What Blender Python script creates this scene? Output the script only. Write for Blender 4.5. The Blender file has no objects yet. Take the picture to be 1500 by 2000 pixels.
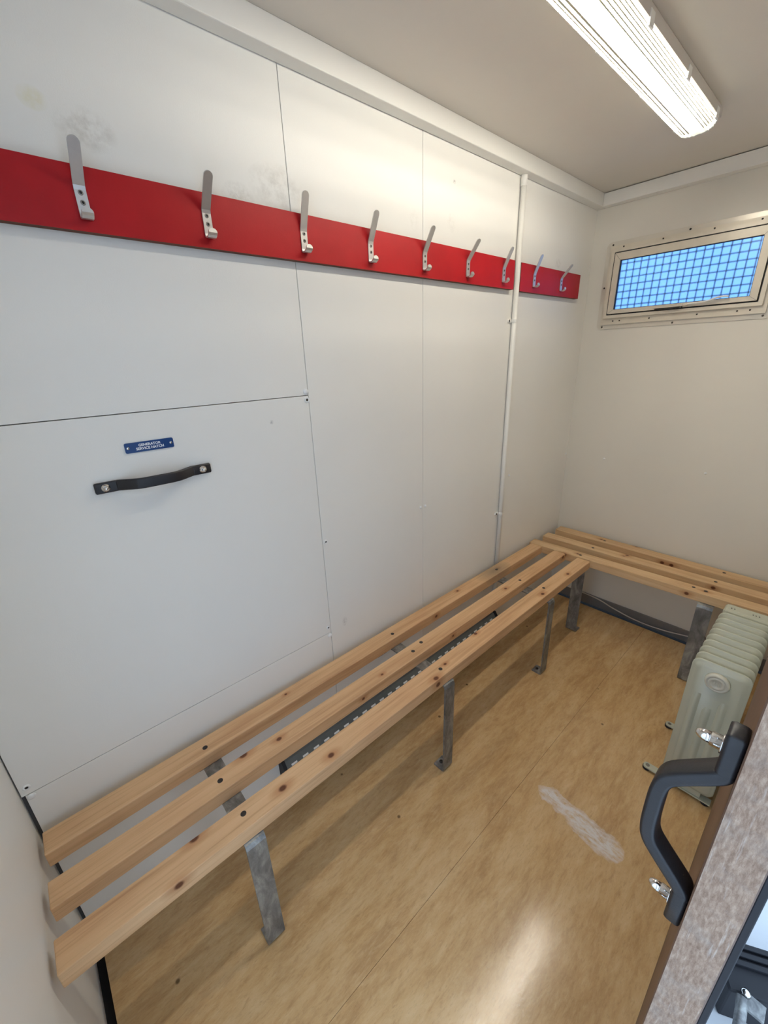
import bpy, bmesh, math, random
from mathutils import Vector, Matrix, Euler

random.seed(7)
S = bpy.context.scene
COL = S.collection
PI = math.pi

# ------------------------------------------------------------------ camera
cam_d = bpy.data.cameras.new('camera')
cam = bpy.data.objects.new('camera', cam_d); COL.objects.link(cam)
_yaw, _pitch, _roll, _f = 0.85, -0.3621, -0.0364, 799.07
def cam_axes(yaw, pitch, roll):
    cy, sy, cp, sp = math.cos(yaw), math.sin(yaw), math.cos(pitch), math.sin(pitch)
    F = Vector((-sy*cp, cy*cp, sp)); R = Vector((cy, sy, 0)); U = R.cross(F)
    c, s = math.cos(roll), math.sin(roll)
    return R*c + U*s, U*c - R*s, F
_R, _U, _F = cam_axes(_yaw, _pitch, _roll)
cam.matrix_world = Matrix(((_R.x, _U.x, -_F.x, 1.0409), (_R.y, _U.y, -_F.y, 0.2086), (_R.z, _U.z, -_F.z, 1.4502), (0, 0, 0, 1)))
cam_d.sensor_fit = 'VERTICAL'; cam_d.sensor_height = 36.0
cam_d.lens = 36.0 * _f / 2000.0
cam_d.clip_start = 0.01
S.camera = cam

# ------------------------------------------------------------------ daylight, exposure
SKY_COLOR = (0.58, 0.76, 1.0, 1); SKY_STRENGTH = 2.3
w = bpy.data.worlds.new('sky'); S.world = w; w.use_nodes = True
bg = w.node_tree.nodes['Background']
bg.inputs['Color'].default_value = SKY_COLOR
bg.inputs['Strength'].default_value = SKY_STRENGTH
TUBE_STRENGTH = 185.0
S.view_settings.view_transform = 'Standard'
S.view_settings.look = 'None'
S.view_settings.gamma = 1.0
S.view_settings.use_curve_mapping = False
S.view_settings.exposure = 0.12
S.cycles.max_bounces = 8
S.cycles.diffuse_bounces = 5
S.cycles.transparent_max_bounces = 10
S.cycles.use_adaptive_sampling = True
S.cycles.adaptive_threshold = 0.04
S.cycles.caustics_reflective = False
S.cycles.sample_clamp_indirect = 6.0

# ------------------------------------------------------------------ materials
def nt(name):
    m = bpy.data.materials.new(name); m.use_nodes = True
    t = m.node_tree; b = t.nodes['Principled BSDF']
    return m, t, b
def N(t, kind, **kw):
    n = t.nodes.new(kind)
    for k, v in kw.items(): setattr(n, k, v)
    return n
def link(t, a, b): t.links.new(a, b)
def lin(r, g, b):
    f = lambda c: (c/255/12.92) if c/255 <= 0.04045 else ((c/255+0.055)/1.055)**2.4
    return (f(r), f(g), f(b), 1)
def ramp(t, fac, stops):
    n = N(t, 'ShaderNodeValToRGB')
    e = n.color_ramp.elements
    while len(e) < len(stops): e.new(0.5)
    for i, (p, c) in enumerate(stops): e[i].position = p; e[i].color = c
    link(t, fac, n.inputs['Fac']); return n.outputs['Color']
def coords(t, kind='Object', scale=(1, 1, 1), loc=(0, 0, 0)):
    tc = N(t, 'ShaderNodeTexCoord'); mp = N(t, 'ShaderNodeMapping')
    mp.inputs['Scale'].default_value = scale; mp.inputs['Location'].default_value = loc
    link(t, tc.outputs[kind], mp.inputs['Vector']); return mp.outputs['Vector']
def noise(t, vec, scale, detail=4, rough=0.55, dist=0.0):
    n = N(t, 'ShaderNodeTexNoise'); n.inputs['Scale'].default_value = scale
    n.inputs['Detail'].default_value = detail; n.inputs['Roughness'].default_value = rough
    n.inputs['Distortion'].default_value = dist
    link(t, vec, n.inputs['Vector']); return n.outputs['Fac']
def bump(t, b, h, strength, dist=0.01):
    n = N(t, 'ShaderNodeBump'); n.inputs['Strength'].default_value = strength; n.inputs['Distance'].default_value = dist
    link(t, h, n.inputs['Height']); link(t, n.outputs['Normal'], b.inputs['Normal'])
def mix(t, fac, a, b, mode='MIX'):
    n = N(t, 'ShaderNodeMix', data_type='RGBA', blend_type=mode)
    for s, v in ((0, fac), (6, a), (7, b)):
        if hasattr(v, 'is_output'): link(t, v, n.inputs[s])
        else: n.inputs[s].default_value = v
    return n.outputs[2]
def math_(t, op, a, b=None, clamp=False):
    n = N(t, 'ShaderNodeMath', operation=op, use_clamp=clamp)
    for s, v in ((0, a), (1, b)):
        if v is None: continue
        if hasattr(v, 'is_output'): link(t, v, n.inputs[s])
        else: n.inputs[s].default_value = v
    return n.outputs[0]
def blob(t, vec, c, r):
    """0..1 falloff of an ellipsoid blob round c with radii r, in the space of vec"""
    s = N(t, 'ShaderNodeVectorMath', operation='SUBTRACT'); link(t, vec, s.inputs[0]); s.inputs[1].default_value = c
    d = N(t, 'ShaderNodeVectorMath', operation='DIVIDE'); link(t, s.outputs[0], d.inputs[0]); d.inputs[1].default_value = r
    l = N(t, 'ShaderNodeVectorMath', operation='LENGTH'); link(t, d.outputs[0], l.inputs[0])
    return math_(t, 'SUBTRACT', 1.0, l.outputs['Value'], True)

def plain(name, col, rough=0.5, metal=0.0, spec=0.5, nscale=0, namp=0.08, bscale=0, bstr=0.1):
    m, t, b = nt(name)
    b.inputs['Roughness'].default_value = rough; b.inputs['Metallic'].default_value = metal
    b.inputs['Specular IOR Level'].default_value = spec
    if nscale:
        f = noise(t, coords(t), nscale, 5)
        lo = tuple(c*(1-namp) for c in col[:3])+(1,); hi = tuple(min(1, c*(1+namp)) for c in col[:3])+(1,)
        link(t, ramp(t, f, [(0.3, lo), (0.7, hi)]), b.inputs['Base Color'])
    else: b.inputs['Base Color'].default_value = col
    if bscale: bump(t, b, noise(t, coords(t), bscale, 2), bstr, 0.002)
    return m

def wall_paint(name, col, stains=(), rough=0.4):
    m, t, b = nt(name)
    v = coords(t)
    f = noise(t, v, 2.2, 5)
    c = ramp(t, f, [(0.3, tuple(x*0.965 for x in col[:3])+(1,)), (0.7, col)])
    for (p, r, sc, amt, nz) in stains:
        k = blob(t, v, p, r)
        n = noise(t, v, nz, 6, 0.7)
        n2 = math_(t, 'MULTIPLY', math_(t, 'SUBTRACT', n, 0.42, True), 3.2, True)
        k2 = math_(t, 'MULTIPLY', math_(t, 'MULTIPLY', math_(t, 'POWER', k, 0.6), n2), amt, True)
        c = mix(t, k2, c, sc)
    link(t, c, b.inputs['Base Color'])
    b.inputs['Roughness'].default_value = rough
    b.inputs['Specular IOR Level'].default_value = 0.22
    bump(t, b, noise(t, v, 420, 2), 0.09, 0.002)
    return m
PAINT = lin(238, 236, 230)
_dirt = lin(120, 105, 80); _yel = lin(215, 205, 130)
M = {}
M['wall'] = wall_paint('wall_paint', PAINT, [
    ((0, .445, 1.85), (.2, .05, .035), _dirt, .5, 34), ((0, .374, 1.875), (.2, .022, .018), _yel, .9, 10),
    ((0, .82, 1.835), (.2, .075, .05), _dirt, .35, 40), ((0, .72, 1.80), (.2, .04, .03), _dirt, .4, 60),
    ((0, 1.29, 1.84), (.2, .02, .03), _dirt, .22, 60), ((0, 1.47, 1.86), (.2, .025, .03), _dirt, .18, 60),
    ((0, 2.22, 1.815), (.2, .03, .02), _dirt, .3, 60), ((0, 1.48, 1.975), (.2, .008, .007), lin(50, 45, 40), 1.0, 200),
    ((0, .73, 1.295), (.2, .006, .006), lin(70, 65, 60), 1.0, 200), ((0, .915, .56), (.2, .012, .02), lin(110, 105, 100), .6, 120)])
M['ceiling'] = wall_paint('ceiling_paint', lin(226, 220, 210), (), 0.45)
M['far'] = wall_paint('far_wall_paint', lin(226, 221, 210))
M['trim'] = plain('trim_white', lin(236, 234, 228), 0.35, nscale=3, namp=.02)
M['dark'] = plain('dark_gap', lin(22, 20, 22), 0.8)
M['seam'] = plain('seam_backing', lin(86, 84, 84), 0.8)
M['skirt'] = plain('skirting_vinyl', lin(128, 124, 122), 0.4, nscale=12)
M['capw'] = plain('white_cap', lin(238, 238, 236), 0.3)
M['pvc'] = plain('white_pvc', lin(236, 234, 228), 0.3)
M['alu'] = plain('painted_aluminium', lin(205, 203, 201), 0.36, 0.75, nscale=60, namp=.04)
M['screw'] = plain('screw_steel', lin(150, 146, 140), 0.35, 0.8)
M['screw_dark'] = plain('dark_screw', lin(62, 56, 52), 0.5, 0.5)
M['slot'] = plain('screw_slot', lin(30, 28, 28), 0.7)
M['chrome'] = plain('chrome', lin(225, 222, 218), 0.12, 1.0)
M['black'] = plain('black_plastic', lin(30, 29, 32), 0.42, nscale=40, namp=.1, bscale=500, bstr=.08)
M['rubber'] = plain('black_rubber', lin(20, 21, 28), 0.6)
M['blue'] = plain('blue_plate', lin(10, 58, 116), 0.35)
M['white_print'] = plain('white_lettering', lin(240, 242, 245), 0.5)
M['winframe'] = plain('window_frame_paint', lin(214, 205, 188), 0.35, 0.15, nscale=14, namp=.06)
M['flange'] = plain('flange_paint', lin(212, 205, 192), 0.28, 0.25, nscale=9, namp=.06)
M['wire'] = plain('mesh_wire', lin(112, 120, 132), 0.6, 0.3)
M['rib_shade'] = plain('diffuser_rib_shade', lin(206, 202, 178), 0.4)  # opaque grey bands, painted in for the dark lines between lit clear ribs
M['lampend'] = plain('diffuser_end', lin(226, 230, 228), 0.25)
M['lampbody'] = plain('lamp_body', lin(205, 200, 196), 0.4)
M['rad'] = plain('radiator_enamel', lin(190, 192, 174), 0.24, nscale=8, namp=.03)
M['rad_cap'] = plain('radiator_cap', lin(210, 208, 194), 0.35)
M['heater'] = plain('heater_casing', lin(112, 117, 117), 0.35, 0.3, nscale=20)
M['cable'] = plain('cable_sheath', lin(205, 195, 185), 0.4)
M['ground'] = plain('pale_concrete', lin(228, 230, 232), 0.9, nscale=6, namp=.05)

def metal_galv(name):
    m, t, b = nt(name)
    v = coords(t, scale=(1, 1, .45))
    f = noise(t, v, 26, 6, .65, .6); g = noise(t, v, 140, 3)
    c = ramp(t, f, [(0.3, lin(92, 92, 94)), (.5, lin(140, 141, 140)), (0.68, lin(182, 184, 180))])
    c = mix(t, math_(t, 'MULTIPLY', g, .3), c, lin(110, 108, 106))
    link(t, c, b.inputs['Base Color']); b.inputs['Metallic'].default_value = .55
    link(t, ramp(t, g, [(0, (.32,)*3+(1,)), (1, (.62,)*3+(1,))]), b.inputs['Roughness'])
    return m
M['galv'] = metal_galv('galvanised_steel')

def metal_red():
    m, t, b = nt('red_laminate')
    v = coords(t); f = noise(t, v, 5, 6, .6)
    link(t, ramp(t, f, [(0.3, lin(152, 12, 20)), (.7, lin(174, 20, 28))]), b.inputs['Base Color'])
    b.inputs['Roughness'].default_value = .42; b.inputs['Specular IOR Level'].default_value = .25
    bump(t, b, noise(t, v, 380, 2), .08, .002); return m
M['red'] = metal_red()
M['boardedge'] = plain('board_edge', lin(96, 58, 40), 0.8, nscale=30, namp=.2)

def floor_mat():
    m, t, b = nt('marbled_vinyl')
    v = coords(t, scale=(4.2, 1.0, 1.0)); vo = coords(t)
    a = noise(t, v, 3.0, 10, .72, .3); f2 = noise(t, v, 17, 8, .75, .35); f3 = noise(t, v, 60, 5, .7)
    c = ramp(t, a, [(.28, lin(176, 138, 92)), (.5, lin(204, 168, 118)), (.72, lin(220, 190, 144))])
    c = mix(t, math_(t, 'MULTIPLY', math_(t, 'SUBTRACT', f2, .5, True), 2.6, True), c, lin(222, 194, 150))
    c = mix(t, math_(t, 'MULTIPLY', math_(t, 'SUBTRACT', .47, f2, True), 2.4, True), c, lin(150, 112, 70))
    c = mix(t, math_(t, 'MULTIPLY', math_(t, 'SUBTRACT', f3, .55, True), 2.0, True), c, lin(140, 108, 70))
    # dark specks
    vo_ = N(t, 'ShaderNodeTexVoronoi'); vo_.inputs['Scale'].default_value = 7.5; link(t, vo, vo_.inputs['Vector'])
    sp = math_(t, 'MULTIPLY', math_(t, 'SUBTRACT', .055, vo_.outputs['Distance'], True), 40, True)
    c = mix(t, math_(t, 'MULTIPLY', sp, .75), c, lin(62, 40, 22))
    # chalky scuff left on the floor
    nv = N(t, 'ShaderNodeTexNoise'); nv.inputs['Scale'].default_value = 22; nv.inputs['Detail'].default_value = 5; link(t, vo, nv.inputs['Vector'])
    wv = N(t, 'ShaderNodeVectorMath', operation='MULTIPLY_ADD'); link(t, nv.outputs['Color'], wv.inputs[0]); wv.inputs[1].default_value = (.05, .04, 0); link(t, vo, wv.inputs[2])
    k = None
    for q in range(5):
        kq = blob(t, wv.outputs[0], (.672+q*.047+.025, 1.262-q*.006+.02, 0), (.05, .032+.004*q, .2))
        k = kq if k is None else math_(t, 'MAXIMUM', k, kq)
    n = noise(t, coords(t, scale=(.6, 1.4, 1)), 46, 7, .75)
    kk = math_(t, 'MULTIPLY', math_(t, 'POWER', k, .45), math_(t, 'ADD', math_(t, 'MULTIPLY', math_(t, 'SUBTRACT', n, .36, True), 2.6), .05, True), True)
    c = mix(t, math_(t, 'MULTIPLY', kk, 2.3, True), c, lin(226, 220, 214))
    link(t, c, b.inputs['Base Color'])
    link(t, ramp(t, a, [(.3, (.12,)*3+(1,)), (.7, (.22,)*3+(1,))]), b.inputs['Roughness'])
    b.inputs['Specular IOR Level'].default_value = .5
    bump(t, b, noise(t, vo, 130, 4), .03, .003)
    return m
M['floor'] = floor_mat()

def wood_mat(name, knots, seed, smudge=None, base=((188, 146, 106), (214, 174, 132), (226, 190, 148))):
    """pine; local X runs along the slat. knots: (x, y, z, r)"""
    m, t, b = nt(name)
    v = coords(t, scale=(1, 1, 1)); vs = coords(t, scale=(.55, 9, 9), loc=(seed*3.1, seed*1.7, seed))
    vf = coords(t, scale=(1.2, 46, 46), loc=(seed, seed*.3, 0))
    a = noise(t, vs, 2.6, 6, .6, .5); f = noise(t, vf, 3.0, 4, .6, .2)
    c = ramp(t, a, [(.28, lin(*base[0])), (.5, lin(*base[1])), (.75, lin(*base[2]))])
    c = mix(t, math_(t, 'MULTIPLY', math_(t, 'SUBTRACT', f, .52, True), 1.9, True), c, lin(152, 104, 64))
    big = noise(t, coords(t, loc=(seed*5, 0, 0)), 3.5, 4)
    c = mix(t, math_(t, 'MULTIPLY', math_(t, 'SUBTRACT', big, .5, True), 1.0, True), c, lin(190, 132, 92))
    for (x, y, z, r) in knots:
        k = blob(t, v, (x, y, z), (r*3.4, r*1.7, r*1.8))
        c = mix(t, math_(t, 'MULTIPLY', k, .75), c, lin(168, 106, 60))
        r *= .85; k = blob(t, v, (x, y, z), (r*1.15, r*.85, r))
        c = mix(t, math_(t, 'MULTIPLY', k, 2.2, True), c, lin(100, 58, 36))
    if smudge:
        k = blob(t, v, smudge[0], smudge[1])
        c = mix(t, math_(t, 'MULTIPLY', math_(t, 'POWER', k, .7), .75), c, lin(122, 112, 96))
    link(t, c, b.inputs['Base Color'])
    b.inputs['Roughness'].default_value = .52; b.inputs['Specular IOR Level'].default_value = .35
    bump(t, b, f, .12, .004)
    return m

def door_edge_mat():
    m, t, b = nt('worn_door_edge')
    v = coords(t, scale=(1, 1, .25)); a = noise(t, v, 330, 8, .75); f = noise(t, coords(t), 26, 6, .7); h = noise(t, coords(t, scale=(1, 1, .06)), 420, 3)
    c = ramp(t, a, [(.3, lin(118, 92, 74)), (.5, lin(156, 130, 110)), (.7, lin(190, 166, 144))])
    c = mix(t, math_(t, 'MULTIPLY', math_(t, 'SUBTRACT', f, .5, True), 1.8, True), c, lin(150, 146, 140))
    c = mix(t, math_(t, 'MULTIPLY', math_(t, 'SUBTRACT', h, .6, True), 3.0, True), c, lin(212, 202, 192))
    link(t, c, b.inputs['Base Color']); b.inputs['Roughness'].default_value = .8
    bump(t, b, a, .35, .003); return m
M['dooredge'] = door_edge_mat()
M['doorface'] = plain('brown_door_face', lin(104, 78, 62), .5, nscale=25, namp=.15)

def pane_mat():
    m, t, b = nt('obscured_glass'); t.nodes.remove(b)
    o = t.nodes['Material Output']
    r = N(t, 'ShaderNodeBsdfRefraction'); r.inputs['Color'].default_value = (.46, .64, .86, 1)
    r.inputs['Roughness'].default_value = .42; r.inputs['IOR'].default_value = 1.25
    g = N(t, 'ShaderNodeBsdfGlossy'); g.inputs['Roughness'].default_value = .2
    mx = N(t, 'ShaderNodeMixShader'); mx.inputs['Fac'].default_value = .04
    link(t, r.outputs[0], mx.inputs[1]); link(t, g.outputs[0], mx.inputs[2]); link(t, mx.outputs[0], o.inputs['Surface'])
    return m
M['pane'] = pane_mat()
def diffuser_mat():
    m, t, b = nt('ribbed_diffuser'); t.nodes.remove(b); o = t.nodes['Material Output']
    tr = N(t, 'ShaderNodeBsdfTransparent'); tr.inputs['Color'].default_value = (.95, .95, .93, 1)
    tl = N(t, 'ShaderNodeBsdfTranslucent'); tl.inputs['Color'].default_value = (.95, .95, .86, 1)
    g = N(t, 'ShaderNodeBsdfGlossy'); g.inputs['Roughness'].default_value = .25; g.inputs['Color'].default_value = (.9, .9, .9, 1)
    a = N(t, 'ShaderNodeMixShader'); a.inputs['Fac'].default_value = .5
    link(t, tr.outputs[0], a.inputs[1]); link(t, tl.outputs[0], a.inputs[2])
    c = N(t, 'ShaderNodeMixShader'); c.inputs['Fac'].default_value = .1
    link(t, a.outputs[0], c.inputs[1]); link(t, g.outputs[0], c.inputs[2]); link(t, c.outputs[0], o.inputs['Surface'])
    return m
M['diffuser'] = diffuser_mat()
def tube_mat():
    m, t, b = nt('fluorescent_tube'); t.nodes.remove(b); o = t.nodes['Material Output']
    e = N(t, 'ShaderNodeEmission'); e.inputs['Color'].default_value = (1.0, .94, .84, 1); e.inputs['Strength'].default_value = TUBE_STRENGTH
    link(t, e.outputs[0], o.inputs['Surface']); return m
M['tube'] = tube_mat()

# ------------------------------------------------------------------ mesh helpers
def mesh_obj(name, bm, mat, parent=None, smooth=False, loc=None):
    me = bpy.data.meshes.new(name)
    bmesh.ops.recalc_face_normals(bm, faces=bm.faces[:])
    bm.to_mesh(me); bm.free()
    for mm in (mat if isinstance(mat, (list, tuple)) else [mat]): me.materials.append(mm)
    if smooth:
        for p in me.polygons: p.use_smooth = True
    o = bpy.data.objects.new(name, me); COL.objects.link(o)
    if loc is not None: o.location = loc
    if parent: o.parent = parent; o.matrix_parent_inverse = Matrix.Identity(4)
    return o
def copy_obj(o, name, parent, loc):
    c = o.copy(); c.name = name; COL.objects.link(c); c.parent = parent; c.location = loc; return c
def box(bm, x0, x1, y0, y1, z0, z1, bev=0.0, seg=2, mi=0):
    vs = [bm.verts.new(p) for p in ((x0,y0,z0),(x1,y0,z0),(x1,y1,z0),(x0,y1,z0),(x0,y0,z1),(x1,y0,z1),(x1,y1,z1),(x0,y1,z1))]
    fs = [bm.faces.new([vs[i] for i in f]) for f in ((3,2,1,0),(4,5,6,7),(0,1,5,4),(1,2,6,5),(2,3,7,6),(3,0,4,7))]
    for f in fs: f.material_index = mi
    if bev:
        es = list({e for f in fs for e in f.edges})
        bmesh.ops.bevel(bm, geom=es, offset=bev, segments=seg, affect='EDGES', profile=.5)
    return fs
def bx(*a, **k):
    bm = bmesh.new(); box(bm, *a, **k); return bm
def lathe(bm, prof, c=(0, 0, 0), axis='X', n=16):
    """prof: (radius, offset along axis)"""
    c = Vector(c)
    A = {'X': Vector((1,0,0)), 'Y': Vector((0,1,0)), 'Z': Vector((0,0,1))}[axis]
    B = {'X': Vector((0,1,0)), 'Y': Vector((0,0,1)), 'Z': Vector((1,0,0))}[axis]
    D = A.cross(B)
    rings = []
    for r, h in prof:
        if r < 1e-6: rings.append([bm.verts.new(c + A*h)]); continue
        rings.append([bm.verts.new(c + A*h + (B*math.cos(2*PI*i/n) + D*math.sin(2*PI*i/n))*r) for i in range(n)])
    for a, b in zip(rings, rings[1:]):
        for i in range(n):
            j = (i+1) % n
            if len(a) == 1 and len(b) == 1: continue
            if len(a) == 1: bm.faces.new((a[0], b[j], b[i]))
            elif len(b) == 1: bm.faces.new((a[i], a[j], b[0]))
            else: bm.faces.new((a[i], a[j], b[j], b[i]))
    for r in (rings[0], rings[-1]):
        if len(r) > 2: bm.faces.new(r)
def strip(bm, path, width_vec, thick, ws=None):
    """a flat bar of the given thickness following a 2D-in-3D path; width along width_vec"""
    path = [Vector(p) for p in path]; wv = Vector(width_vec); wd = wv.normalized()
    n = len(path); rings = []
    for i, p in enumerate(path):
        if i == 0: tdir = (path[1]-p).normalized(); nrm = wd.cross(tdir); k = 1
        elif i == n-1: tdir = (p-path[i-1]).normalized(); nrm = wd.cross(tdir); k = 1
        else:
            t1 = (p-path[i-1]).normalized(); t2 = (path[i+1]-p).normalized()
            n1, n2 = wd.cross(t1), wd.cross(t2); nrm = (n1+n2).normalized(); k = 1/max(.35, nrm.dot(n1))
        o = nrm*(thick/2*k); h = wv/2*(ws[i] if ws else 1)
        rings.append([bm.verts.new(p+q) for q in (o-h, o+h, -o+h, -o-h)])
    for a, b in zip(rings, rings[1:]):
        for i in range(4):
            j = (i+1) % 4; bm.faces.new((a[i], a[j], b[j], b[i]))
    bm.faces.new(rings[0]); bm.faces.new(rings[-1])
def sweep_rr(bm, path, width_vec, thick, r):
    """rounded-rectangle section swept along a planar path; ends are domed slightly"""
    P = [Vector(p) for p in path]; wd = Vector(width_vec).normalized(); W = Vector(width_vec).length
    n = len(P); rings = []
    for i, p in enumerate(P):
        t = (P[min(i+1, n-1)]-P[max(i-1, 0)]).normalized(); nr = wd.cross(t)
        sc = 1.0
        rings.append([bm.verts.new(p + wd*q[0] + nr*q[1]) for q in rrect(-W/2, W/2, -thick/2, thick/2, r, 3)])
    m = len(rings[0])
    for s_ in (0, -1):      # shrunken end ring
        t = (P[0]-P[1]).normalized() if s_ == 0 else (P[-1]-P[-2]).normalized(); nr = wd.cross(-t if s_ == 0 else t)
        e = [bm.verts.new(P[s_] + t*r*.6 + wd*q[0] + nr*q[1]) for q in rrect(-W/2+r*.7, W/2-r*.7, -thick/2+r*.7, thick/2-r*.7, r*.4, 3)]
        if s_ == 0: rings.insert(0, e)
        else: rings.append(e)
    for a, b in zip(rings, rings[1:]):
        for k in range(m): bm.faces.new((a[k], a[(k+1) % m], b[(k+1) % m], b[k]))
    bm.faces.new(rings[0]); bm.faces.new(rings[-1])
def smooth_path(pts, sub=6):
    """Catmull-Rom"""
    P = [Vector(p) for p in pts]; P = [P[0]*2-P[1]] + P + [P[-1]*2-P[-2]]; out = []
    for i in range(1, len(P)-2):
        a, b, c, d = P[i-1:i+3]
        for k in range(sub):
            s = k/sub
            out.append(.5*((2*b)+(c-a)*s+(2*a-5*b+4*c-d)*s*s+(3*b-a-3*c+d)*s**3))
    out.append(P[-2]); return out
def tube(bm, path, r, n=8):
    path = [Vector(p) for p in path]; rings = []; up = Vector((.3, .5, .81)).normalized()
    for i, p in enumerate(path):
        d = (path[min(i+1, len(path)-1)]-path[max(i-1, 0)]).normalized()
        a = d.cross(up).normalized(); b = d.cross(a)
        rings.append([bm.verts.new(p+(a*math.cos(2*PI*k/n)+b*math.sin(2*PI*k/n))*r) for k in range(n)])
    for a, b in zip(rings, rings[1:]):
        for k in range(n): bm.faces.new((a[k], a[(k+1) % n], b[(k+1) % n], b[k]))
    bm.faces.new(rings[0]); bm.faces.new(rings[-1])
def prism(bm, poly, axis, h0, h1, mi=0):
    """extrude 2D polygon: axis 'X' -> poly in (y,z); 'Y' -> (x,z); 'Z' -> (x,y)"""
    f = {'X': lambda p, h: (h, p[0], p[1]), 'Y': lambda p, h: (p[0], h, p[1]), 'Z': lambda p, h: (p[0], p[1], h)}[axis]
    a = [bm.verts.new(f(p, h0)) for p in poly]; b = [bm.verts.new(f(p, h1)) for p in poly]; n = len(poly)
    for i in range(n): bm.faces.new((a[i], a[(i+1) % n], b[(i+1) % n], b[i])).material_index = mi
    bm.faces.new(a).material_index = mi; bm.faces.new(b).material_index = mi
def rrect(x0, x1, z0, z1, r, seg=5):
    out = []
    for cx, cz, a0 in ((x1-r, z1-r, 0), (x0+r, z1-r, 90), (x0+r, z0+r, 180), (x1-r, z0+r, 270)):
        for k in range(seg+1):
            a = math.radians(a0+90*k/seg); out.append((cx+r*math.cos(a), cz+r*math.sin(a)))
    return out
def ring_prism(bm, outer, inner, axis, h0, h1):
    """frame between two outlines with the same vertex count"""
    f = {'X': lambda p, h: (h, p[0], p[1]), 'Y': lambda p, h: (p[0], h, p[1])}[axis]
    n = len(outer)
    L_ = [[bm.verts.new(f(p, h)) for p in q] for q in (outer, inner) for h in (h0, h1)]
    oa, ob, ia, ib = L_
    for i in range(n):
        j = (i+1) % n
        for q in ((oa[i], oa[j], ob[j], ob[i]), (ia[i], ia[j], ib[j], ib[i]), (oa[i], oa[j], ia[j], ia[i]), (ob[i], ob[j], ib[j], ib[i])):
            bm.faces.new(q)
def empty(name, loc=(0, 0, 0)):
    o = bpy.data.objects.new(name, None); o.empty_display_size = .05; o.location = loc; COL.objects.link(o); return o
def tag(o, label, cat, group=None):
    o['label'] = label; o['category'] = cat
    if group: o['group'] = group
    return o
def struct(o, label=None, cat=None):
    o['kind'] = 'structure'
    if label: o['label'] = label
    if cat: o['category'] = cat
    return o

# ------------------------------------------------------------------ room
L = 2.552            # far wall
CZ = 2.1227          # ceiling
TZ = 2.069           # underside of trim
S1, S2, S3 = .853, 1.3294, 1.873   # panel joints on the left wall
HT, HB = 1.3555, .5465             # service hatch top and bottom
DX = 1.0515          # inner face of door leaf
DY = .575            # its leading edge
WX = 1.072           # inner face of right wall

# floor: subfloor and two vinyl sheets that meet in a seam and stop short of the walls
fl = struct(mesh_obj('floor', bx(-.06, 1.12, -.06, L+.06, -.09, -.03), M['dark']), 'tan marbled vinyl floor of the changing room', 'floor')
mesh_obj('vinyl_sheet', bx(.004, .5720, .022, 2.503, -.03, 0), M['floor'], fl)
mesh_obj('vinyl_sheet', bx(.5728, 1.09, .022, 2.503, -.03, 0), M['floor'], fl)

struct(mesh_obj('ceiling', bx(-.06, 1.14, -.06, L+.06, CZ, CZ+.05), M['ceiling']), 'plain off-white ceiling above the strip light', 'ceiling')

# left wall: backing with separate panels
wl = struct(mesh_obj('wall_left', bx(-.06, -.013, -.06, L+.06, -.09, CZ), M['seam']), 'white panelled wall behind the long bench', 'wall')
G = .0009
def panel(y0, y1, z0, z1, parent, name='wall_panel', mat='wall', x0=-.013, x1=0.0):
    return mesh_obj(name, bx(x0, x1, y0+G, y1-G, z0+G, z1-G, bev=.0006, seg=1), M[mat], parent)
panel(.004, S1, HT, CZ, wl)
panel(.008, S1, -.06, HB, wl)
panel(S1, S2, -.06, CZ, wl)
panel(S2, S3, -.06, CZ, wl)
panel(S3, L+.002, -.06, CZ, wl)

# near wall; its unseen opening is sized to steer daylight along the room
struct(mesh_obj('wall_near', (lambda b: (box(b, -.013, .64, -.06, 0, -.06, CZ), box(b, .64, 1.12, -.06, 0, 2.0, CZ), b)[2])(bmesh.new()), M['wall']), 'white wall at the near end of the long bench', 'wall')

# far wall with window opening
WX0, WX1, WZ0, WZ1 = .125, .685, 1.60, 1.86
bm = bmesh.new()
box(bm, -.013, WX0, L, L+.06, -.01, CZ); box(bm, WX1, 1.14, L, L+.06, -.01, CZ)
box(bm, WX0, WX1, L, L+.06, -.01, WZ0); box(bm, WX0, WX1, L, L+.06, WZ1, CZ)
bmesh.ops.remove_doubles(bm, verts=bm.verts[:], dist=1e-5)
wf = struct(mesh_obj('wall_far', bm, M['far']), 'off-white end wall with the small window', 'wall')

# right wall round the doorway
bm = bmesh.new()
box(bm, WX, WX+.05, 1.46, L+.06, -.06, CZ)
box(bm, WX, WX+.05, -.06, 1.46, 2.0, CZ)
box(bm, WX, WX+.05, -.06, .34, -.06, 2.0)  # unseen near section, added to keep daylight off the hatch
struct(mesh_obj('wall_right', bm, M['wall']), 'white wall that holds the doorway', 'wall')

# ceiling trims
bm = bmesh.new(); box(bm, 0, .0406, -.0, L, TZ, CZ, bev=.0025)
struct(mesh_obj('trim_1', bm, M['trim']), 'boxed white trim along the top of the panelled wall', 'trim')
bm = bmesh.new(); box(bm, .041, WX, L-.044, L, TZ, CZ-.003, bev=.0025)
struct(mesh_obj('trim_2', bm, M['trim']), 'boxed white trim above the window', 'trim')
# skirtings
bm = bmesh.new(); box(bm, .0, WX, L-.006, L, -.012, .056, bev=.002)
bb = struct(mesh_obj('baseboard_far', bm, M['skirt']), 'grey vinyl skirting under the short bench', 'baseboard')

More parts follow.
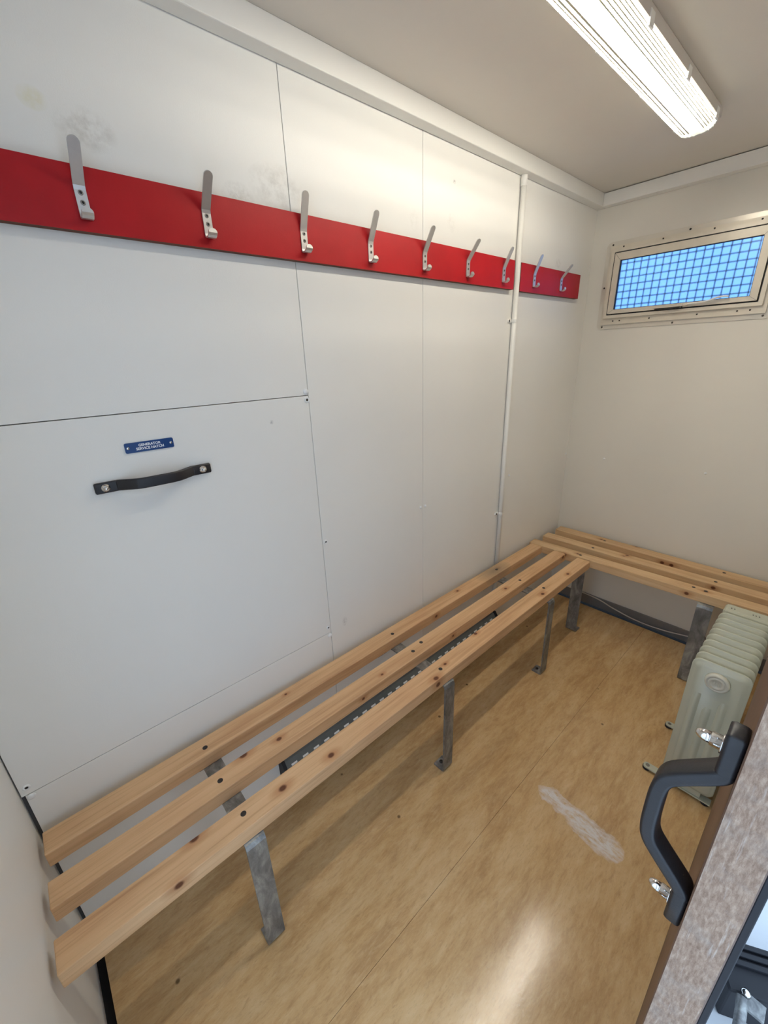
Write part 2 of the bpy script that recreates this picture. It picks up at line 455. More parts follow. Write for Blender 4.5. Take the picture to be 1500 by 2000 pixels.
# screw caps on the walls -------------------------------------------------
def cap(parent, axis, p, r=.0065, name='screw_cap'):
    bm = bmesh.new(); s = {'X': 1, 'Y': -1}[axis]
    lathe(bm, [(r, 0), (r, .0015*s), (r*.8, .0035*s), (r*.4, .0046*s), (0, .005*s)], p, axis, 12)
    return mesh_obj(name, bm, M['capw'], parent, True)
def cup(parent, p, r=.0075, name='cup_screw'):
    bm = bmesh.new(); lathe(bm, [(r, 0), (r, .0015), (r*.85, .003), (r*.5, .003), (r*.45, .0015)], p, 'X', 14)
    o = mesh_obj(name, bm, M['capw'], parent, True)
    bm = bmesh.new(); lathe(bm, [(r*.48, .0002), (r*.46, .0022), (0, .0022)], p, 'X', 10)
    mesh_obj('screw_head', bm, M['screw_dark'], o)
    return o
for y, z in ((.845, HT+.011), (.847, HB-.011), (.018, HB-.008)): cap(wl, 'X', (0, y, z), .0085)
for y, z in ((S2-.013, .891), (S2+.014, .891), (1.945, .889), (2.536, .891)): cap(wl, 'X', (0, y, z), .006)
for x_ in (.207, .659): cap(wf, 'Y', (x_, L, .891), .0055)
cup(wl, (0, S1+.012, .894), .0068)

# ------------------------------------------------------------------ service hatch
hatch = panel(.002, S1, HB, HT, None, 'service_hatch', 'wall', -.013, .0004)
tag(hatch, 'large white service hatch panel with black grab handle and blue nameplate', 'hatch')
cup(hatch, (0.0004, .846, HT-.012), .0082); cup(hatch, (0.0004, .843, HB+.024), .0068)
cup(hatch, (0.0004, .017, HB+.022), .0075)

def grab_handle(name, parent, xf):
    """handle of height .246 along local z, projecting along local +x from x = 0; xf maps local to world"""
    bm = bmesh.new()
    T = .0125
    pts = [(.0065, -.123), (.0065, -.084), (.0085, -.076), (.030, -.052), (.0385, -.040), (.0415, -.025), (.0420, 0),
           (.0415, .025), (.0385, .040), (.030, .052), (.0085, .076), (.0065, .084), (.0065, .123)]
    path = [Vector((.0065, 0, -.121)), Vector((.0065, 0, -.100))]
    path += smooth_path([(p[0], 0, p[1]) for p in pts[1:-1]], 6)
    path += [Vector((.0065, 0, .100)), Vector((.0065, 0, .121))]
    sweep_rr(bm, path, (0, .0235, 0), T, .0032)
    bm.transform(xf)
    h = mesh_obj(name, bm, M['black'], parent, True)
    h['label'] = 'black moulded grab handle'
    for z in (-.103, .103):
        bm = bmesh.new()
        lathe(bm, [(.0085, .0125), (.0085, .0138), (.0062, .0138), (.0062, .0205), (.0045, .0208)], (0, 0, z), 'X', 6 if False else 14)
        lathe(bm, [(.0064, .0145), (.0064, .0195)], (0, 0, z), 'X', 6)
        lathe(bm, [(.0050, .0195), (.0050, .0245), (.0042, .0275), (.0024, .0297), (0, .0303)], (0, 0, z), 'X', 14)
        bm.transform(xf)
        mesh_obj('acorn_nut', bm, M['chrome'], h, True)['label'] = 'chrome acorn nut'
    return h
# horizontal on the hatch: local z -> -y
xf_h = Matrix.Translation((.0004, .424, 1.207)) @ Matrix.Rotation(PI/2, 4, 'X') @ Matrix.Diagonal((.72, 1, 1, 1))
grab_handle('handle', hatch, xf_h)

bm = bmesh.new(); prism(bm, rrect(.3755, .4755, 1.2705, 1.2925, .003, 3), 'X', .0004, .0028)
plate = mesh_obj('nameplate', bm, M['blue'], hatch); plate['label'] = 'blue nameplate reading GENERATOR SERVICE HATCH'
for y in (.3815, .4695):
    bm = bmesh.new(); lathe(bm, [(.0032, .0028), (.003, .0038), (.0016, .0044), (0, .0045)], (0, y, 1.2815), 'X', 12)
    mesh_obj('rivet', bm, M['chrome'], plate, True)
def lettering(txt, size, name, parent, y, z, x):
    cu = bpy.data.curves.new('txt', 'FONT'); cu.body = txt; cu.size = size; cu.align_x = 'CENTER'; cu.align_y = 'CENTER'
    cu.extrude = .0003; cu.offset = size*.028; cu.resolution_u = 3
    ob = bpy.data.objects.new('txt', cu); COL.objects.link(ob)
    bpy.context.view_layer.update()
    me = bpy.data.meshes.new_from_object(ob.evaluated_get(bpy.context.evaluated_depsgraph_get()))
    bpy.data.objects.remove(ob)
    # text plane x->world y, text y->world z, facing +x
    me.transform(Matrix(((0, 0, 1, x), (1, 0, 0, y), (0, 1, 0, z), (0, 0, 0, 1))))
    me.materials.clear(); me.materials.append(M['white_print'])
    o = bpy.data.objects.new(name, me); COL.objects.link(o); o.parent = parent; return o
lettering('GENERATOR', .0078, 'lettering', plate, .4255, 1.2853, .0029)
lettering('SERVICE HATCH', .0078, 'lettering', plate, .4255, 1.2775, .0029)

# ------------------------------------------------------------------ coat racks
def hook(parent, y, tipx, tipz, bx_):
    w_ = .0185; z0, zb = 1.7025, 1.7525
    path = [(bx_+.0218, y, z0+.0155), (bx_+.0222, y, z0+.010), (bx_+.0195, y, z0+.0045), (bx_+.014, y, z0+.0012), (bx_+.006, y, z0+.001), (bx_+.0022, y, z0+.003), (bx_+.0015, y, z0+.008),
            (bx_+.0015, y, zb-.004), (bx_+.0030, y, zb+.003), (tipx-(tipx-bx_)*.13, y, tipz-(tipz-zb)*.13), (tipx, y, tipz)]
    P = [Vector(p) for p in path]
    def rounded(p_end, p_prev, r):
        d = (p_end-p_prev).normalized()
        return [(p_end-d*r*(1-math.sin(q)), math.cos(q)) for q in (0.0, .35, .7, 1.0, 1.25, 1.45)]
    head = rounded(P[-1], P[-2], w_*.5); foot_ = rounded(P[0], P[1], w_*.42)[::-1]
    full = foot_ + [(p, 1) for p in P[2:-2]] + head
    bm = bmesh.new(); strip(bm, [q[0] for q in full], (0, w_, 0), .0028, [q[1] for q in full])
    h = mesh_obj('coat_hook', bm, M['alu'], parent)
    for z in (zb-.0085, zb-.0235):
        bm = bmesh.new(); lathe(bm, [(.0043, .0029), (.0041, .0036), (.0024, .0041), (.0018, .0036), (0, .0034)], (bx_, y, z), 'X', 12)
        s = mesh_obj('screw', bm, [M['screw'], M['slot']], h, True)
        for p_ in s.data.polygons:
            if max((Vector(s.data.vertices[i].co)-Vector((bx_, y, z))).yz.length for i in p_.vertices) < .0026: p_.material_index = 1
    return h
def board(parent, y0, y1, z0, z1, x1=.020):
    bm = bmesh.new(); fs = box(bm, .001, x1, y0, y1, z0, z1)
    for f in fs:
        if abs(f.normal.x) < .5: f.material_index = 1
    bm.normal_update()
    for f in bm.faces: f.material_index = 0 if f.calc_center_median().x > x1-.001 else 1
    return mesh_obj('backboard', bm, [M['red'], M['boardedge']], parent)
r1 = tag(empty('coat_rack', (0, 0, 0)), 'long red coat rack board with seven aluminium hooks, left of the conduit', 'coat rack', 'red coat rack boards')
board(r1, .004, 1.838, 1.6845, 1.7865)
r2 = tag(empty('coat_rack', (0, 0, 0)), 'short red coat rack board with two hooks, between conduit and far corner', 'coat rack', 'red coat rack boards')
board(r2, 1.886, 2.414, 1.6825, 1.7845, .0195)
HK = [(.407, .068, 1.812), (.631, .066, 1.811), (.871, .047, 1.827), (1.09, .055, 1.822), (1.315, .060, 1.818), (1.538, .067, 1.811), (1.762, .055, 1.817), (1.991, .050, 1.819), (2.227, .066, 1.804)]
for i, (y, tx, tz) in enumerate(HK): hook(r1 if i < 7 else r2, y, tx, tz, .020 if i < 7 else .0195)

# ------------------------------------------------------------------ conduit
cd = tag(empty('conduit', (.012, 1.873, .19)), 'thin white plastic conduit running down the wall from ceiling trim to bench', 'conduit')
def cpart(name, bm, mat, parent, smooth=True):
    o = mesh_obj(name, bm, mat, parent, smooth)
    if parent is cd: o.matrix_parent_inverse = Matrix.Translation(cd.location).inverted()
    return o
bm = bmesh.new(); tube(bm, [(.0125, 1.873, .12), (.0125, 1.873, 1.0), (.0125, 1.873, 2.069)], .0103, 16)
cpart('pipe', bm, M['pvc'], cd)
bm = bmesh.new(); lathe(bm, [(.0103, 0), (.0125, .001), (.0125, .034), (.0103, .035)], (.0125, 1.873, 2.034), 'Z', 16)
cpart('socket', bm, M['pvc'], cd)
for z in (1.572, .712):
    bm = bmesh.new()
    lathe(bm, [(.0104, 0), (.0122, 0), (.0122, .013), (.0104, .013)], (.0125, 1.873, z-.0065), 'Z', 16)
    box(bm, .0, .0045, 1.846, 1.866, z-.0065, z+.0065, bev=.001)
    lathe(bm, [(.0075, .0), (.0075, .0045)], (.0, 1.848, z), 'X', 12)
    c = cpart('clip', bm, M['pvc'], cd, False)
    bm = bmesh.new(); lathe(bm, [(.003, .0045), (.0028, .006), (0, .0064)], (0, 1.849, z), 'X', 10)
    cpart('screw', bm, M['screw_dark'], c)

# ------------------------------------------------------------------ benches
ZT, ZB = .450, .4085
def slat(parent, name, p0, p1, wid, mat, jag=0):
    """slat centre line from p0 to p1 (top face z = ZT), local X along it"""
    p0, p1 = Vector(p0), Vector(p1); ln = (p1-p0).length; ang = math.atan2(p1.y-p0.y, p1.x-p0.x)
    bm = bmesh.new(); box(bm, 0, ln, -wid/2, wid/2, ZB-ZT, 0, bev=.0022, seg=2)
    o = mesh_obj(name, bm, mat, parent)
    o.location = (p0.x, p0.y, ZT); o.rotation_euler = (0, 0, ang)
    return o, ln
def slat_screws(o, xs, wid, r=.0070):
    for i, (x_, y_) in enumerate(xs):
        bm = bmesh.new(); lathe(bm, [(r, -.001), (r, .0003), (r*.8, .0006), (0, .0006)], (x_, y_, 0), 'Z', 12)
        mesh_obj('screw', bm, M['screw_dark'], o, True)

YN, YE = .012, 2.19
b1 = tag(empty('slatted_bench', (0, 0, 0)), 'long three-slat pine bench along the panelled wall, on galvanised flat-bar legs', 'bench')
SL1 = [(.028, .0915), (.159, .2215), (.2825, .3475)]
# slats run along +y: local X = +y, local Y = -x
kn = [[(.62, .01, 0, .006), (1.492, .010, 0, .008), (1.79, .0, 0, .010), (1.30, -.03, -.02, .010)],
      [(.427, .028, 0, .014), (.523, .006, 0, .010), (.90, -.01, 0, .007), (1.66, .0, 0, .010), (1.25, -.033, -.02, .008), (2.15, -.03, -.01, .012), (.8, -.033, -.02, .008)],
      [(.601, -.013, 0, .012), (1.017, -.023, 0, .013), (1.017, -.033, -.02, .013), (.256, .03, 0, .013), (.203, -.033, -.01, .012), (.46, -.004, 0, .013), (1.735, -.014, 0, .012), (1.98, -.011, 0, .011), (1.30, .026, 0, .010), (1.09, .0, 0, .008)]]
frames1 = [.375, 1.0815, 1.793]
for i, (x0, x1) in enumerate(SL1):
    wid = x1-x0; xc = (x0+x1)/2
    mt = wood_mat('pine_slat_%d' % i, kn[i], i*1.7+.4, ((1.76, 0, 0), (.13, .06, .06)) if i == 0 else None)
    o, ln = slat(b1, 'slat', (xc, YN, 0), (xc, YE-(.004 if i == 0 else 0), 0), wid, mt)
    slat_screws(o, [(y-YN+random.uniform(-.012, .012), random.uniform(-.008, .008)) for y in frames1] + ([(1.115, .012)] if i == 1 else []), wid)
def leg_frame(parent, yc, wleg=.048):
    """flat-bar support for the long bench: foot, front leg and the strap under the slats, bent down at the wall"""
    zt = ZB-.003; xf = .3535
    bm = bmesh.new()
    strip(bm, [(xf-.045, yc, .003), (xf-.008, yc, .003), (xf-.0022, yc, .006), (xf, yc, .012), (xf, yc, zt-.014), (xf-.004, yc, zt-.004), (xf-.014, yc, zt)], (0, wleg, 0), .006)
    l = mesh_obj('leg', bm, M['galv'], parent)
    bm = bmesh.new(); lathe(bm, [(.007, .006), (.007, .009), (.004, .011), (0, .0112)], (xf-.030, yc, 0), 'Z', 10)
    mesh_obj('foot_bolt', bm, M['screw_dark'], l, True)
    bm = bmesh.new()
    strip(bm, [(xf-.014, yc, zt), (.014, yc, zt), (.007, yc, zt-.003), (.004, yc, zt-.010), (.004, yc, zt-.09)], (0, wleg, 0), .006)
    mesh_obj('crossbar', bm, M['galv'], parent)
for yc in frames1: leg_frame(b1, yc)

b2 = tag(empty('slatted_bench', (0, 0, 0)), 'short three-slat pine bench along the end wall, beneath the window', 'bench')
SL2 = [((.012, 2.221), (1.045, 2.262), .064), ((.022, 2.3545), (1.045, 2.380), .066), ((.030, 2.493), (1.045, 2.499), .068)]
kn2 = [[(.74, -.032, -.02, .011), (.80, .0, 0, .011), (.255, .0, 0, .009), (.2, -.03, -.01, .012)],
       [(.43, .02, 0, .011), (.80, -.033, -.015, .011), (.42, -.0, 0, .007)],
       [(.25, .0, 0, .010), (.60, -.035, -.02, .012), (.42, .03, 0, .009), (.56, -.035, -.02, .012)]]
pale = ((192, 154, 114), (214, 180, 138), (224, 196, 156))
for i, (p0, p1, wid) in enumerate(SL2):
    mt = wood_mat('pine_short_slat_%d' % i, kn2[i], i*2.3+6.1, None, pale)
    o, ln = slat(b2, 'slat', (*p0, 0), (*p1, 0), wid, mt)
    slat_screws(o, [(.27, -.005), (.80, .004)] + ([(.755, .008)] if i == 0 else []), wid)
def leg_frame2(parent, xc, wleg=.056):
    zt = ZB-.003; yf = 2.205
    bm = bmesh.new()
    strip(bm, [(xc, yf+.05, .003), (xc, yf+.008, .003), (xc, yf+.002, .006), (xc, yf, .012), (xc, yf, zt-.014), (xc, yf+.004, zt-.004), (xc, yf+.014, zt)], (wleg, 0, 0), .006)
    mesh_obj('leg', bm, M['galv'], parent)
    bm = bmesh.new()
    strip(bm, [(xc, yf+.014, zt), (xc, L-.014, zt), (xc, L-.007, zt-.003), (xc, L-.004, zt-.010), (xc, L-.004, zt-.09)], (wleg, 0, 0), .006)
    mesh_obj('crossbar', bm, M['galv'], parent)
leg_frame2(b2, .297); leg_frame2(b2, .828)

# ------------------------------------------------------------------ skirting heater under the long bench
ht = tag(empty('skirting_heater', (0, 0, 0)), 'low grey skirting heater with slotted top, under the long bench', 'heater')
bm = bmesh.new(); prism(bm, [(.001, .085), (.045, .085), (.050, .092), (.050, .115), (.028, .152), (.001, .156)], 'Y', .600, 1.865)
mesh_obj('casing', bm, M['heater'], ht)
for y0, y1 in ((.588, .600), (1.852, 1.866)):
    bm = bmesh.new(); prism(bm, [(.001, .080), (.050, .080), (.056, .090), (.056, .119), (.031, .158), (.001, .162)], 'Y', y0, y1)
    mesh_obj('end_cap', bm, M['rubber'], ht)
bm = bmesh.new()
strip(bm, [(.0405, 0, .1315), (.0372, 0, .1371)], (0, .022, 0), .0016)  # white strip stands in for light showing through a slot
sl0 = None
for i in range(27):
    y = .630+i*.0455
    if sl0 is None: sl0 = mesh_obj('lit_slot', bm, M['capw'], ht); sl0.location = (0, y, 0)
    else: copy_obj(sl0, 'lit_slot', ht, (0, y, 0))

# cable sagging along the skirting
bm = bmesh.new()
tube(bm, smooth_path([(.03, L-.012, .06), (.18, L-.012, .056), (.30, L-.014, .05), (.40, L-.018, .028), (.52, L-.02, .010), (.64, L-.018, .012), (.76, L-.012, .03), (.86, L-.012, .05)], 6), .0035, 8)
tag(mesh_obj('cable', bm, M['cable'], None, True), 'thin pale cable drooping along the skirting under the short bench', 'cable')

# ------------------------------------------------------------------ window
win = struct(mesh_obj('window_1', (lambda b: (ring_prism(b, rrect(.072, .742, 1.542, 1.922, .022, 5), rrect(.118, .700, 1.588, 1.876, .002, 5), 'Y', L-.004, L), b)[1])(bmesh.new()), M['flange']),
             'small frosted window with beige frame and metal flange', 'window')
def wring(name, o4, i4, y0, y1, mat, parent, ro=.002, ri=.002, bevel=.0012):
    bm = bmesh.new(); ring_prism(bm, rrect(*o4, ro, 2), rrect(*i4, ri, 2), 'Y', y0, y1)
    return mesh_obj(name, bm, mat, parent)
fr = wring('outer_frame', (.092, .722, 1.562, 1.902), (.120, .694, 1.592, 1.872), L-.014, L-.0042, M['winframe'], win)
fr2 = wring('inner_frame', (.106, .708, 1.590, 1.886), (.1205, .6935, 1.6035, 1.8725), L-.030, L-.0142, M['winframe'], win)
wring('frame_lining', (.1202, .6938, 1.5925, 1.8715), (.1235, .6905, 1.6065, 1.8695), L-.028, L+.045, M['rubber'], win)
wring('light_stop', (.1205, .6935, 1.593, 1.8715), (.146, .668, 1.621, 1.842), L-.0115, L-.002, M['rubber'], win)  # dark ring added behind the sash to block sky leaking past it
sash = wring('sash', (.126, .688, 1.609, 1.867), (.1515, .6625, 1.6265, 1.8365), L-.036, L-.012, M['winframe'], win)
wring('glazing_bead', (.1515, .6625, 1.6265, 1.8365), (.1535, .6605, 1.6285, 1.8345), L-.032, L-.016, M['rubber'], sash)
mesh_obj('pane', bx(.1530, .6610, L-.024, L-.019, 1.628, 1.835), M['pane'], sash)
# mitre lines of the sash
for (x0, z0, x1, z1) in ((.126, 1.609, .1515, 1.6265), (.126, 1.867, .1515, 1.8365), (.688, 1.609, .6625, 1.6265), (.688, 1.867, .6625, 1.8365)):
    bm = bmesh.new(); tube(bm, [(x0, L-.0361, z0), (x1, L-.0361, z1)], .0005, 4); mesh_obj('mitre_joint', bm, M['seam'], sash)
# latch handle on the bottom rail
bm = bmesh.new(); box(bm, .33, .455, L-.044, L-.036, 1.6125, 1.620, bev=.002); lt = mesh_obj('latch', bm, M['winframe'], sash)
bm = bmesh.new(); box(bm, .335, .44, L-.048, L-.0365, 1.606, 1.612, bev=.001); mesh_obj('latch_bar', bm, M['slot'], lt)
bm = bmesh.new(); strip(bm, smooth_path([(.44, L-.052, 1.620), (.50, L-.054, 1.6205), (.535, L-.055, 1.624), (.560, L-.057, 1.632), (.585, L-.057, 1.6345), (.600, L-.056, 1.632)], 4), (0, .010, 0), .0055)
mesh_obj('latch_lever', bm, M['trim'], lt, True)
bm = bmesh.new(); box(bm, .443, .462, L-.058, L-.036, 1.6135, 1.623, bev=.002); mesh_obj('latch_pivot', bm, M['winframe'], lt)
def wscrew(parent, x_, z_, y_, r=.0042):
    bm = bmesh.new(); lathe(bm, [(r, 0), (r*.9, -.0014), (r*.4, -.0024), (0, -.0024)], (x_, y_, z_), 'Y', 10); mesh_obj('screw', bm, M['screw_dark'], parent, True)
for p in ((.098, 1.909), (.404, 1.911), (.715, 1.909), (.083, 1.729), (.731, 1.729), (.098, 1.553), (.404, 1.551), (.715, 1.553)): wscrew(win, p[0], p[1], L-.004)
for p in ((.150, 1.894), (.310, 1.894), (.492, 1.894), (.640, 1.894), (.150, 1.577), (.180, 1.577), (.309, 1.577), (.494, 1.577), (.631, 1.577), (.672, 1.577)): wscrew(fr, p[0], p[1], L-.014, .0034)

# security mesh outside the pane
sm = tag(empty('security_mesh', (.406, L+.03, 1.6)), 'wire security grid outside the frosted window', 'window grid')
def mwire(p0, p1):
    bm = bmesh.new(); tube(bm, [p0, p1], .0022, 6); o = mesh_obj('wire', bm, M['wire'], sm); o.matrix_parent_inverse = Matrix.Translation(sm.location).inverted()
for i in range(19): mwire((.138+i*.0300, L+.012, 1.607), (.138+i*.0300, L+.012, 1.869))
for i in range(9): mwire((.126, L+.0164, 1.616+i*.0300), (.690, L+.0164, 1.616+i*.0300))

# ------------------------------------------------------------------ ceiling light
Y0, Y1, LX = .80, 2.035, .513
cl = tag(empty('ceiling_light', (LX, (Y0+Y1)/2, CZ)), 'fluorescent strip light with ribbed clear diffuser, on the ceiling', 'light')
def lpart(name, bm, mat, parent=None, smooth=False):
    o = mesh_obj(name, bm, mat, parent or cl, smooth)
    if parent is None: o.matrix_parent_inverse = Matrix.Translation(cl.location).inverted()
    return o
bm = bmesh.new(); prism(bm, [(LX-.047, CZ), (LX-.053, CZ-.010), (LX-.053, CZ-.033), (LX-.0505, CZ-.033), (LX-.0485, CZ-.010), (LX+.0485, CZ-.010), (LX+.0505, CZ-.033), (LX+.053, CZ-.033), (LX+.053, CZ-.010), (LX+.047, CZ)], 'Y', Y0, Y1)
for y in (Y0, Y1-.002): box(bm, LX-.0490, LX+.0490, y, y+.002, CZ-.033, CZ-.009)
lpart('body', bm, M['lampbody'])
# ribbed diffuser shell (closed end), open at the top
def prof(s, rib=True):
    a = PI + PI*s
    ex = .7
    cx, sz = math.cos(a), math.sin(a)
    x_ = .0495*math.copysign(abs(cx)**ex, cx); z_ = .033*math.copysign(abs(sz)**ex, sz)
    return x_, z_
bm = bmesh.new(); rows = []
zc = CZ-.029
NRIB = 17; ks = []
for r_ in range(NRIB):
    gs = .46 if r_ < 7 else .60
    ks += [(r_/NRIB, 1.0, 0), ((r_+gs*.5)/NRIB, 1.03, 0), ((r_+gs)/NRIB, 1.0, 0 if r_ in (0, 8, 9, 16) else 1)]
ks.append((1.0, 1.0, 0))
for (y, sc) in ((Y0, .80), (Y0+.008, .97), (Y0+.02, 1), (Y1-.045, 1), (Y1-.02, 1), (Y1-.008, .97), (Y1, .80)):
    row = []
    for k, q, g in ks:
        x_, z_ = prof(k); q = q*sc
        row.append(bm.verts.new((LX+x_*q, y, zc+z_*q)))
    rows.append(row)
for i, (a, b) in enumerate(zip(rows, rows[1:])):
    for k in range(len(ks)-1):
        bm.faces.new((a[k], a[k+1], b[k+1], b[k])).material_index = 2 if i in (0, 1, 4, 5) else (1 if (ks[k][2] and i == 2) else 0)
for r_ in (rows[0], rows[-1]): bm.faces.new(r_).material_index = 2
lpart('diffuser', bm, [M['diffuser'], M['rib_shade'], M['lampend']])
bm = bmesh.new(); tube(bm, [(LX, Y0+.04, CZ-.028), (LX, Y1-.085, CZ-.028)], .0125, 20); lpart('tube', bm, M['tube'], None, True)
for y in (Y0+.03, Y1-.075):
    bm = bmesh.new(); box(bm, LX-.012, LX+.012, y-.008, y+.008, CZ-.044, CZ-.009, bev=.002); lpart('lamp_holder', bm, M['capw'])
for s in (-1, 1):
    for y in (1.05, 1.42, 1.70, 1.995):
        bm = bmesh.new(); box(bm, LX+s*.052-.0025, LX+s*.052+.0025, y-.012, y+.012, CZ-.045, CZ-.018, bev=.001); lpart('clip', bm, M['capw'])

# ------------------------------------------------------------------ oil radiator
RX0, RX1, RY0, RZ0, RZ1 = .900, 1.046, 1.590, .040, .545
rad = tag(empty('oil_radiator', (.973, 1.79, 0)), 'pale grey-green oil-filled column radiator standing by the door', 'radiator')
Rinv = Matrix.Translation(rad.location).inverted()
def rpart(name, bm, mat, parent=None, smooth=False):
    o = mesh_obj(name, bm, mat, parent or rad, smooth)
    if parent is None: o.matrix_parent_inverse = Rinv
    return o
NF, FP = 9, .0425
def fin_mesh(front):
    """pressed steel column: thin flanged rim, raised body, three vertical flutes"""
    bm = bmesh.new()
    xc, zc_ = (RX0+RX1)/2, (RZ0+RZ1)/2
    rings = []
    def ring(dx, y, r):
        pts = rrect(RX0+dx, RX1-dx, RZ0+dx, RZ1-dx, r, 5); return [bm.verts.new((p[0], y, p[1])) for p in pts]
    rings = [ring(.016, .0165, .014), ring(.010, .010, .018), ring(.004, .0035, .022), ring(0, .0022, .024), ring(0, -.0008, .024), ring(.004, -.002, .022), ring(.010, -.0065, .018), ring(.017, -.0125, .014)]
    for a, b in zip(rings, rings[1:]):
        n = len(a)
        for i in range(n): bm.faces.new((a[i], a[(i+1) % n], b[(i+1) % n], b[i]))
    bm.faces.new(rings[0]); bm.faces.new(rings[-1])
    if front:   # flutes of the face
        for x0, x1 in ((RX0+.022, RX0+.044), (RX0+.0555, RX0+.0775), (RX0+.089, RX0+.111)):
            cxx = (x0+x1)/2
            prf = [(0, 0), (.25, .0018), (.5, .0026), (.75, .0018), (1, 0)]
            va = []
            zt = RZ1-.155 if abs(cxx-xc) < .02 else RZ1-.115
            for zz, k in ((RZ0+.02, 0), (RZ0+.05, 1), (zt-.02, 1), (zt, 0)):
                va.append([bm.verts.new((x0+(x1-x0)*u, -.0124-h*3.0*k, zz)) for u, h in prf])
            for a, b in zip(va, va[1:]):
                for i in range(4): bm.faces.new((a[i], a[i+1], b[i+1], b[i]))
        va = []
    return bm
f0 = rpart('fin', fin_mesh(True), M['rad'], None, True)
f0.location = (0, RY0+.0125, 0)
f1 = None
for i in range(1, NF):
    if f1 is None: f1 = rpart('fin', fin_mesh(False), M['rad'], None, True); f1.location = (0, RY0+.0125+FP*i, 0)
    else:
        c = f1.copy(); COL.objects.link(c); c.location = (0, RY0+.0125+FP*i, 0)
# oil channels joining the columns
for z in (RZ1-.07, RZ0+.06):
    bm = bmesh.new(); lathe(bm, [(.030, 0), (.030, FP*(NF-1))], ((RX0+RX1)/2, RY0+.0125, z), 'Y', 20); rpart('oil_channel', bm, M['rad'], None, True)
# round boss with ring on the front column
xc = (RX0+RX1)/2-.002; zc_ = RZ1-.052
bm = bmesh.new(); lathe(bm, [(.032, .0), (.0305, -.008), (.0275, -.012), (.0235, -.0125), (.0228, -.0112), (.0205, -.0112), (.0198, -.0125), (.014, -.0125), (.0135, -.0116), (0, -.0116)], (xc, RY0, zc_), 'Y', 32)
boss = rpart('cap', bm, M['rad_cap'], None, True)
bm = bmesh.new()
for dx in (-.008, -.002, .004): strip(bm, [(xc+dx, RY0-.0122, zc_-.006), (xc+dx+.002, RY0-.0122, zc_+.007), (xc+dx+.005, RY0-.0122, zc_-.004)], (0, .0014, 0), .0014)
rpart('emblem', bm, M['rad_cap'], boss)
# control housing at the far end
hy = RY0+.0125+FP*NF-.012
bm = bmesh.new(); box(bm, RX0+.004, RX1-.002, hy, hy+.062, RZ0+.01, RZ1-.004, bev=.012, seg=3)
hs = rpart('control_housing', bm, M['rad'], None, False)
for x_ in (.925, .934, .986, .994, 1.003):
    bm = bmesh.new(); box(bm, x_-.0018, x_+.0018, hy+.022, hy+.027, RZ1-.0045, RZ1-.0034); rpart('vent_hole', bm, M['slot'], hs)
bm = bmesh.new(); box(bm, RX0+.02, RX1-.01, hy+.062, hy+.075, RZ0+.05, RZ1-.03, bev=.005); rpart('control_panel', bm, M['rubber'], hs)
for y in (1.612, 1.872):
    bm = bmesh.new(); 
    prism(bm, [(RX0-.044+.011*math.cos(a)+.011-.011, y+.013*math.sin(a)) for a in [PI/2+PI*k/8 for k in range(9)]] + [(RX1, y-.013), (RX1, y+.013)], 'Z', .012, .017)
    box(bm, RX0+.03, RX1-.03, y-.008, y+.008, .017, .05)
    ft = rpart('foot', bm, M['rad'])
    for x_ in (RX0-.044, RX1-.014):
        bm = bmesh.new(); lathe(bm, [(.011, 0), (.0125, .002), (.0125, .012)], (x_, y, 0), 'Z', 14); rpart('rubber_pad', bm, M['rubber'], ft, True)
    bm = bmesh.new(); lathe(bm, [(.0065, .017), (.006, .0185), (.004, .0175), (0, .0175)], (RX0-.042, y, 0), 'Z', 12); rpart('foot_rivet', bm, M['screw'], ft, True)

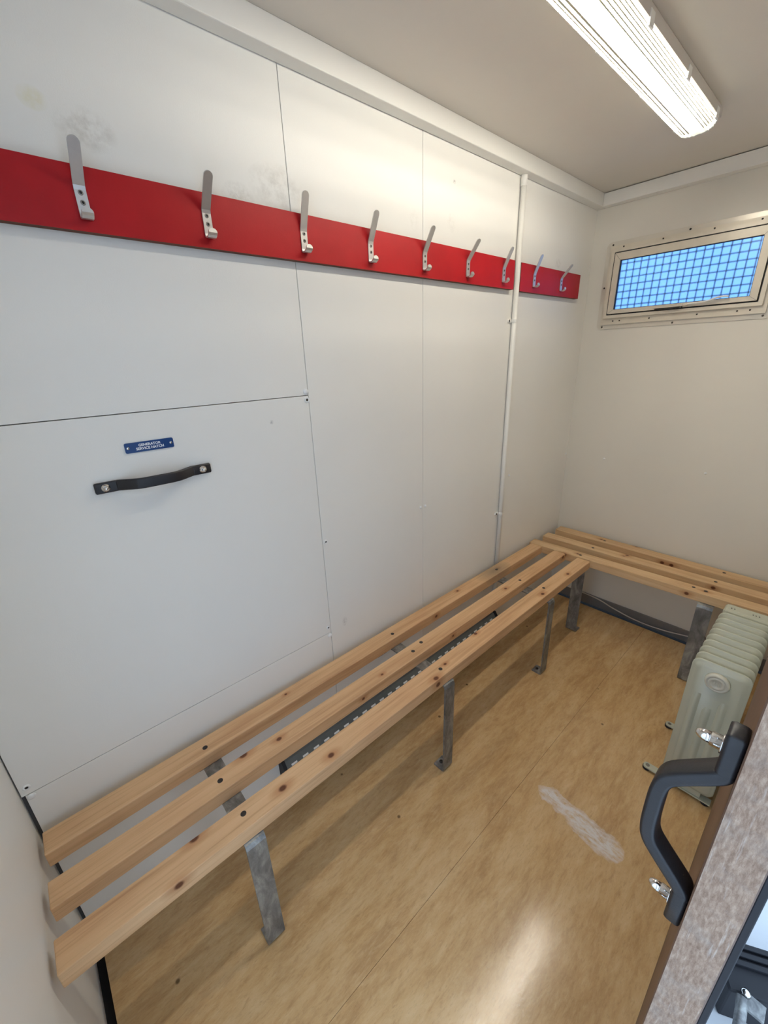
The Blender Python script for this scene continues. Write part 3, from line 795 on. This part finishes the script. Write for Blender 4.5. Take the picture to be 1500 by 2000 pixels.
# ------------------------------------------------------------------ door leaf with grab handle
bm = bmesh.new(); box(bm, DX, 1.0885, DY, 1.455, .006, 1.99, bev=.0012, seg=1)
bm.normal_update()
for f in bm.faces: f.material_index = 1 if abs(f.normal.x) > .5 else 0
door = struct(mesh_obj('door_1', bm, [M['dooredge'], M['doorface']]), 'wooden door leaf with worn pale edge and black grab handle', 'door')
xf_d = Matrix.Translation((DX, DY+.0165, 1.020)) @ Matrix.Diagonal((-1.12, 1, 1.05, 1))
grab_handle('handle', door, xf_d)
bm = bmesh.new(); box(bm, 1.0885, 1.0945, DY+.003, DY+.020, .006, 1.99, bev=.001); mesh_obj('door_seal', bm, M['rubber'], door)

# ------------------------------------------------------------------ outside the doorway
struct(mesh_obj('ground', bx(-8, 12, -8, 12, -.46, -.40), M['ground']), 'pale concrete outside the doorway', 'ground')
dirv = Vector((.86, .51, 0)); perp = Vector((-.51, .86, 0))
bp = tag(empty('step_bumper', (1.30, 1.44, -.25)), 'black ribbed rubber step edge outside the doorway', 'step')
def opart(name, bm, mat, parent, loc):
    o = mesh_obj(name, bm, mat, parent); o.matrix_parent_inverse = Matrix.Identity(4); return o
Rz = Matrix.Rotation(math.atan2(dirv.y, dirv.x), 4, 'Z')
bm = bmesh.new(); box(bm, -.15, .5, -.075, .055, -.15, -.012, bev=.006); bm.transform(Rz); mesh_obj('step_body', bm, M['rubber'], bp)
for k in range(3):
    bm = bmesh.new(); box(bm, -.15, .5, -.012+k*.022, .002+k*.022, -.013, 0, bev=.003); bm.transform(Rz); mesh_obj('rib', bm, M['rubber'], bp)
lr = tag(empty('latch_rod', (1.235, 1.30, -.25)), 'galvanised latch rod hanging from the step edge outside', 'latch')
bm = bmesh.new(); tube(bm, [(0, 0, 0), (.004, -.035, -.01), (.010, -.13, -.03)], .013, 12); mesh_obj('rod', bm, M['galv'], lr, True)
bm = bmesh.new(); box(bm, .01, .05, -.012, .03, -.02, -.012); mesh_obj('bracket', bm, M['galv'], lr)
bm = bmesh.new(); lathe(bm, [(.012, 0), (.010, .008), (0, .012)], (.005, .015, 0), 'Z', 12); mesh_obj('bolt', bm, M['chrome'], lr, True)
